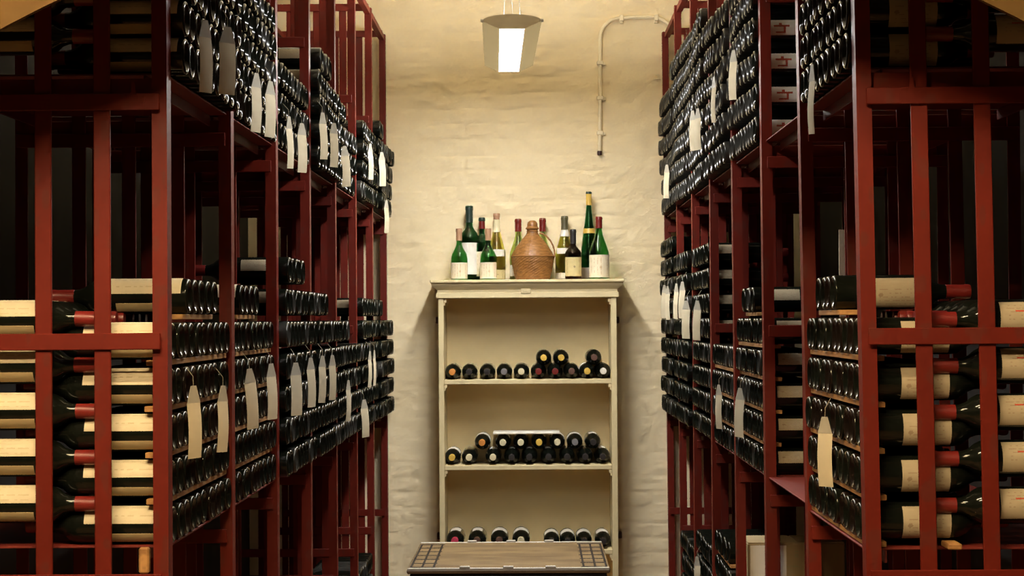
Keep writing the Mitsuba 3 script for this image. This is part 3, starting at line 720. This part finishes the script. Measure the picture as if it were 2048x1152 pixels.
B(-0.318, YB, 'bordeaux', 0.0470, 0.367, 0.0170, 0.205, 0.275, 'glass_deepgreen', 'tall dark green bottle with dark capsule standing behind the small left ones', [(0.285, 0.367, 'foil_darkgreen', 'capsule')], [(0.03, 0.186, 80, 'label_white', 'label')])
B(-0.256, YB, 'bordeaux', 0.0390, 0.309, 0.0140, 0.185, 0.232, 'glass_deepgreen', 'dark green bottle with red band on its neck, standing on the bookcase', [(0.254, 0.292, 'foil_red', 'neck_band'), (0.292, 0.309, 'foil_darkgreen', 'capsule')], [(0.02, 0.142, 80, 'label_ivory', 'label')])
B(-0.222, YF, 'bordeaux', 0.0405, 0.247, 0.0135, 0.098, 0.180, 'glass_green', 'small green bottle with tan cap and cream label before the pale yellow one', [(0.190, 0.247, 'foil_tan', 'capsule')], [(0.006, 0.084, 75, 'label_ivory', 'label')])
B(-0.184, YB + 0.012, 'flute', 0.0430, 0.330, 0.0145, 0.140, 0.268, 'glass_yellow', 'clear yellowish bottle with cork and pale neck label on the bookcase', [(0.300, 0.330, 'foil_tan', 'cork'), (0.238, 0.298, 'foil_cream', 'neck_label')], [(0.006, 0.052, 75, 'label_gold', 'label'), (0.118, 0.152, 60, 'label_white', 'oval_label')])
B(-0.078, YB + 0.012, 'burgundy', 0.0430, 0.302, 0.0150, 0.125, 0.235, 'glass_palegreen', 'pale green bottle with red capsule left of the wicker demijohn', [(0.240, 0.302, 'foil_red', 'capsule')], [(0.02, 0.075, 70, 'label_white', 'label')])
B(0.042, YB + 0.012, 'burgundy', 0.0430, 0.304, 0.0150, 0.125, 0.235, 'glass_palegreen', 'pale green bottle with red capsule behind the handle of the wicker demijohn', [(0.240, 0.304, 'foil_red', 'capsule')], [(0.02, 0.075, 70, 'label_white', 'label')])
B(0.150, YB, 'flute', 0.0465, 0.313, 0.0155, 0.130, 0.252, 'glass_olive', 'olive green bottle with dark capsule right of the wicker demijohn', [(0.248, 0.313, 'foil_olive', 'capsule'), (0.214, 0.246, 'foil_white', 'neck_label')], [(0.006, 0.035, 75, 'label_ivory', 'label'), (0.128, 0.156, 55, 'label_white', 'oval_label')])
B(0.188, YF, 'bordeaux', 0.0395, 0.240, 0.0135, 0.122, 0.168, 'glass_amber', 'small dark brown bottle with yellowed label standing on the bookcase', [(0.170, 0.240, 'foil_dark', 'capsule')], [(0.014, 0.106, 78, 'label_gold', 'label')])
B(0.270, YB, 'flute', 0.0390, 0.432, 0.0125, 0.150, 0.375, 'glass_deepgreen', 'tallest slender green bottle with gold neck foil on the bookcase', [(0.366, 0.422, 'foil_gold', 'neck_foil'), (0.422, 0.432, 'foil_darkgreen', 'capsule'), (0.228, 0.252, 'foil_gold', 'gold_band')], [(0.008, 0.060, 75, 'label_ink_grey', 'label')])
B(0.313, YF, 'burgundy', 0.0480, 0.300, 0.0150, 0.125, 0.238, 'glass_green', 'stout green bottle with red capsule, rightmost on the bookcase', [(0.245, 0.300, 'foil_red', 'capsule')], [(0.008, 0.116, 80, 'label_ivory', 'label')])

# wicker covered demijohn
dj = thing('wicker_demijohn', 'brown wicker demijohn with domed stopper and side handle among the green bottles', 'demijohn')
DX, DY = -0.008, 9.442
pr = [(0.0, 0.0), (0.076, 0.0), (0.082, 0.004), (0.089, 0.030), (0.096, 0.060), (0.101, 0.090), (0.103, 0.112), (0.099, 0.122), (0.088, 0.142), (0.070, 0.170), (0.050, 0.195), (0.034, 0.212), (0.026, 0.225), (0.024, 0.238), (0.025, 0.246)]
zz = np.concatenate([[0.0], np.linspace(0.0005, 0.246, 96)])
def dj_r(z): return float(np.interp(z, [p[1] for p in pr[1:]], [p[0] for p in pr[1:]]))
NA = 120
V = [[0, 0, 0]]; F = []
for q, z in enumerate(zz[1:]):
    for a in range(NA):
        th = 2 * math.pi * a / NA
        row = int(z / 0.0062)
        if z < 0.112: w = 0.0016 * math.sin(30 * th + math.pi * row) * abs(math.sin(math.pi * z / 0.0062)) + 0.0010 * abs(math.sin(math.pi * z / 0.0062))
        else: w = 0.0014 * abs(math.sin(24 * th)) + 0.0005 * math.sin(2 * math.pi * z / 0.009)
        r_ = dj_r(z) + w
        V.append([r_ * math.cos(th), r_ * math.sin(th), z])
for a in range(NA): F.append([0, 1 + (a + 1) % NA, 1 + a])
for q in range(len(zz) - 2):
    for a in range(NA):
        b = (a + 1) % NA; o = 1 + q * NA; o2 = o + NA
        F += [[o + a, o + b, o2 + b], [o + a, o2 + b, o2 + a]]
WD = T().translate([DX, DY, CTOP + 0.0006])
put('woven_body', trimesh.Trimesh(np.array(V), np.array(F), process=False), 'wicker', dj, True, WD)
def ring(r, z, t, n=48):
    return lathe([(r - t, z)] + [(r + t * math.cos(a) , z + t * math.sin(a)) for a in np.linspace(-math.pi / 2, math.pi / 2, 6)] + [(r - t, z)], n)
put('rim_band', ring(0.103, 0.113, 0.0035), 'wicker', dj, 50, WD)
put('rim_band', ring(0.0775, 0.0045, 0.004), 'wicker', dj, 50, WD)
put('neck_band', ring(0.026, 0.236, 0.003), 'wicker', dj, 50, WD)
put('stopper', lathe([(0, 0.244), (0.031, 0.244), (0.033, 0.249), (0.029, 0.254), (0.0255, 0.258), (0.0255, 0.266), (0.022, 0.278), (0.014, 0.285), (0.006, 0.2875), (0, 0.2880)], 36), 'wicker', dj, 40, WD)
hp = [(0.034, 0, 0.226), (0.050, 0, 0.222), (0.068, 0, 0.210), (0.086, 0, 0.190), (0.100, 0, 0.163), (0.107, 0, 0.136), (0.106, 0, 0.114), (0.100, 0, 0.100)]
put('handle', sweep(hp, 0.004, 8), 'wicker', dj, 50, WD)

# ------------------------------------------------------------------ conduit on the wall
cond = thing('wall_conduit', 'cream painted conduit pipe bending over the end wall, right of the lamp', 'pipe')
YP = WALL_Y - 0.022
path = [(0.327, YP, ZC + 0.822), (0.330, YP, ZC + 0.95), (0.332, YP, ZC + 1.09), (0.333, YP, ZC + 1.26), (0.334, YP, ZC + 1.375)]
for a in np.linspace(170, 92, 8): path.append((0.334 + 0.098 + 0.098 * math.cos(math.radians(a)), YP, ZC + 1.385 + 0.098 * math.sin(math.radians(a))))
path += [(0.50, YP, ZC + 1.487), (0.595, YP, ZC + 1.488), (0.625, YP, ZC + 1.482), (0.66, YP, ZC + 1.462), (0.70, YP, ZC + 1.425), (0.76, YP, ZC + 1.36)]
put('pipe', sweep(path, 0.0095, 12), 'conduit_paint', cond, 50)
for x, z, hz in ((0.333, 1.262, 0), (0.332, 1.088, 0), (0.330, 0.915, 0), (0.441, 1.484, 1), (0.612, 1.484, 1)):
    m_ = join(cbox(x - 0.0165, x + 0.0165, YP - 0.0125, WALL_Y - 0.004, ZC + z - 0.010, ZC + z + 0.010, 0.003), cbox(x + 0.006, x + 0.027, YP - 0.004, WALL_Y - 0.004, ZC + z - 0.012, ZC + z + 0.004, 0.002)) if not hz else \
        join(cbox(x - 0.010, x + 0.010, YP - 0.0125, WALL_Y - 0.004, ZC + z - 0.016, ZC + z + 0.016, 0.003), cbox(x - 0.010, x + 0.006, YP - 0.004, WALL_Y - 0.004, ZC + z - 0.027, ZC + z - 0.006, 0.002))
    put('clip', m_, 'conduit_paint', cond)
put('end_gland', sweep([(0.327, YP, ZC + 0.826), (0.327, YP, ZC + 0.812), (0.327, YP, ZC + 0.806)], 0.0115, 12), 'dark_bracket', cond, 50)

# small iron hook on the wall by the right rack
hk = put('wall_hook', join(cbox(0.598, 0.632, WALL_Y - 0.018, WALL_Y - 0.008, ZC + 1.180, ZC + 1.186, 0.001), cbox(0.618, 0.624, WALL_Y - 0.018, WALL_Y - 0.008, ZC + 1.186, ZC + 1.206, 0.001), cbox(0.606, 0.618, WALL_Y - 0.018, WALL_Y - 0.01, ZC + 1.198, ZC + 1.204, 0.001)), 'conduit_paint')
tag(hk, 'small painted hook on the end wall close to the right rack', 'hook')

# ------------------------------------------------------------------ chest in the aisle before the bookcase
ch = thing('storage_chest', 'dark wooden chest with gridded lid standing in the aisle before the bookcase', 'chest')
HX0, HX1, HY0, HY1, HZ = -0.498, 0.283, 7.50, 8.375, ZC - 0.957
put('body', cbox(HX0 + 0.012, HX1 - 0.012, HY0 + 0.012, HY1 - 0.012, 0.04, HZ - 0.022, 0.004), 'chest_black', ch)
put('lid', cbox(HX0, HX1, HY0, HY1, HZ - 0.022, HZ - 0.004, 0.004), 'chest_wood', ch)
put('lid_panel', cbox(HX0 + 0.11, HX1 - 0.11, HY0 + 0.02, HY1 - 0.02, HZ - 0.0045, HZ, 0.001), 'chest_wood', ch)
for x0, x1 in ((HX0 + 0.002, HX1 - 0.002),):
    put('lid_edge', cbox(x0, x1, HY0 - 0.004, HY0 + 0.012, HZ - 0.012, HZ + 0.001, 0.002), 'pale_metal', ch)
    put('lid_edge', cbox(x0, x1, HY1 - 0.012, HY1 + 0.004, HZ - 0.012, HZ + 0.001, 0.002), 'pale_metal', ch)
for q, xs in enumerate(((HX0 + 0.012, HX0 + 0.055, HX0 + 0.100), (HX1 - 0.100, HX1 - 0.055, HX1 - 0.012))):
    for x in xs:
        put('grid_bar', cbox(x - 0.004, x + 0.004, HY0 + 0.05, HY1 - 0.05, HZ - 0.0045, HZ - 0.0028, 0.0004), 'chest_dark', ch)
    for r_ in range(7):
        y = HY0 + 0.055 + r_ * (HY1 - HY0 - 0.11) / 6
        put('grid_bar', cbox(xs[0] + (0 if q == 0 else -0.012), xs[2] + (0.016 if q == 0 else 0), y - 0.006, y + 0.006, HZ - 0.0045, HZ - 0.0026, 0.0004), 'chest_dark', ch)
for yy in (HY0 - 0.006, HY1 - 0.012):
    for x in (-0.275, -0.108, 0.055):
        put('latch', cbox(x - 0.020, x + 0.020, yy, yy + 0.018, HZ - 0.002, HZ + 0.008, 0.002), 'pale_metal', ch)
for x in (-0.36, -0.19, -0.02, 0.15):
    put('front_panel', cbox(x - 0.05, x + 0.05, HY0 + 0.006, HY0 + 0.0125, 0.08, HZ - 0.03, 0.002), 'chest_dark', ch)

# ------------------------------------------------------------------ odd pieces in the racks
wd = put('wooden_wedge', cbox(-0.784, -0.764, 3.842, 3.862, ZC - 0.4980, ZC - 0.447, 0.003), 'lath_wood')
tag(wd, 'small wooden wedge standing on the left rack lower rail beside the front post', 'wedge')
wb = put('wooden_block', cbox(0.812, 0.840, 3.862, 3.93, Z_LO - 0.0128, Z_LO - 0.0012, 0.002), 'lath_wood')
tag(wb, "small wooden block on the right rack's lower shelf under the end bottles", 'block')
pb = put('pale_lath', cbox(0.876, 0.898, 5.612, 5.618, ZC - 0.0015, ZC + 0.249, 0.001), 'label_ivory')
tag(pb, "pale strip standing upright on bottles of the right rack, behind its third post", 'strip')
pts = [(-0.021, -0.014), (0.021, -0.014), (0.024, 0.008), (0.018, 0.016), (0.011, 0.006), (0.005, 0.020), (0.003, 0.040), (-0.003, 0.040), (-0.005, 0.020), (-0.011, 0.006), (-0.018, 0.016), (-0.024, 0.008)]
for rack_, xb in (('bottle_rack', -0.790), ('bottle_rack_001', 0.745)):
    m_ = trimesh.creation.extrude_polygon(sg.Polygon(pts), 0.002, engine='earcut')
    m_.apply_transform(np.array([[1, 0, 0, xb], [0, 0, -1, D0 - 0.0602], [0, 1, 0, ZC + 0.432], [0, 0, 0, 1.0]]))
    put('clip_plate', m_, 'red_metal', rack_)

# ------------------------------------------------------------------ carton on the right rack's bottom shelf
t = thing('carton', "flat pale carton lying on the bottles of the right rack's bottom shelf", 'carton')
z0 = Z_FL + 5 * 0.0927 + 0.0758; z1 = z0 + 0.118
put('box', ubox(1, 0.045, 0.36, 6.37, 6.585, z0, z1, 0.003), 'label_tan', t)
put('flap', ubox(1, 0.046, 0.20, 6.372, 6.583, z1, z1 + 0.003, 0.001), 'label_tan', t)
put('flap', ubox(1, 0.206, 0.358, 6.372, 6.583, z1, z1 + 0.003, 0.001), 'label_tan', t)
put('label', ubox(1, 0.052, 0.17, 6.3688, 6.37, z0 + 0.008, z1 - 0.006, 0.0004), 'label_white', t)
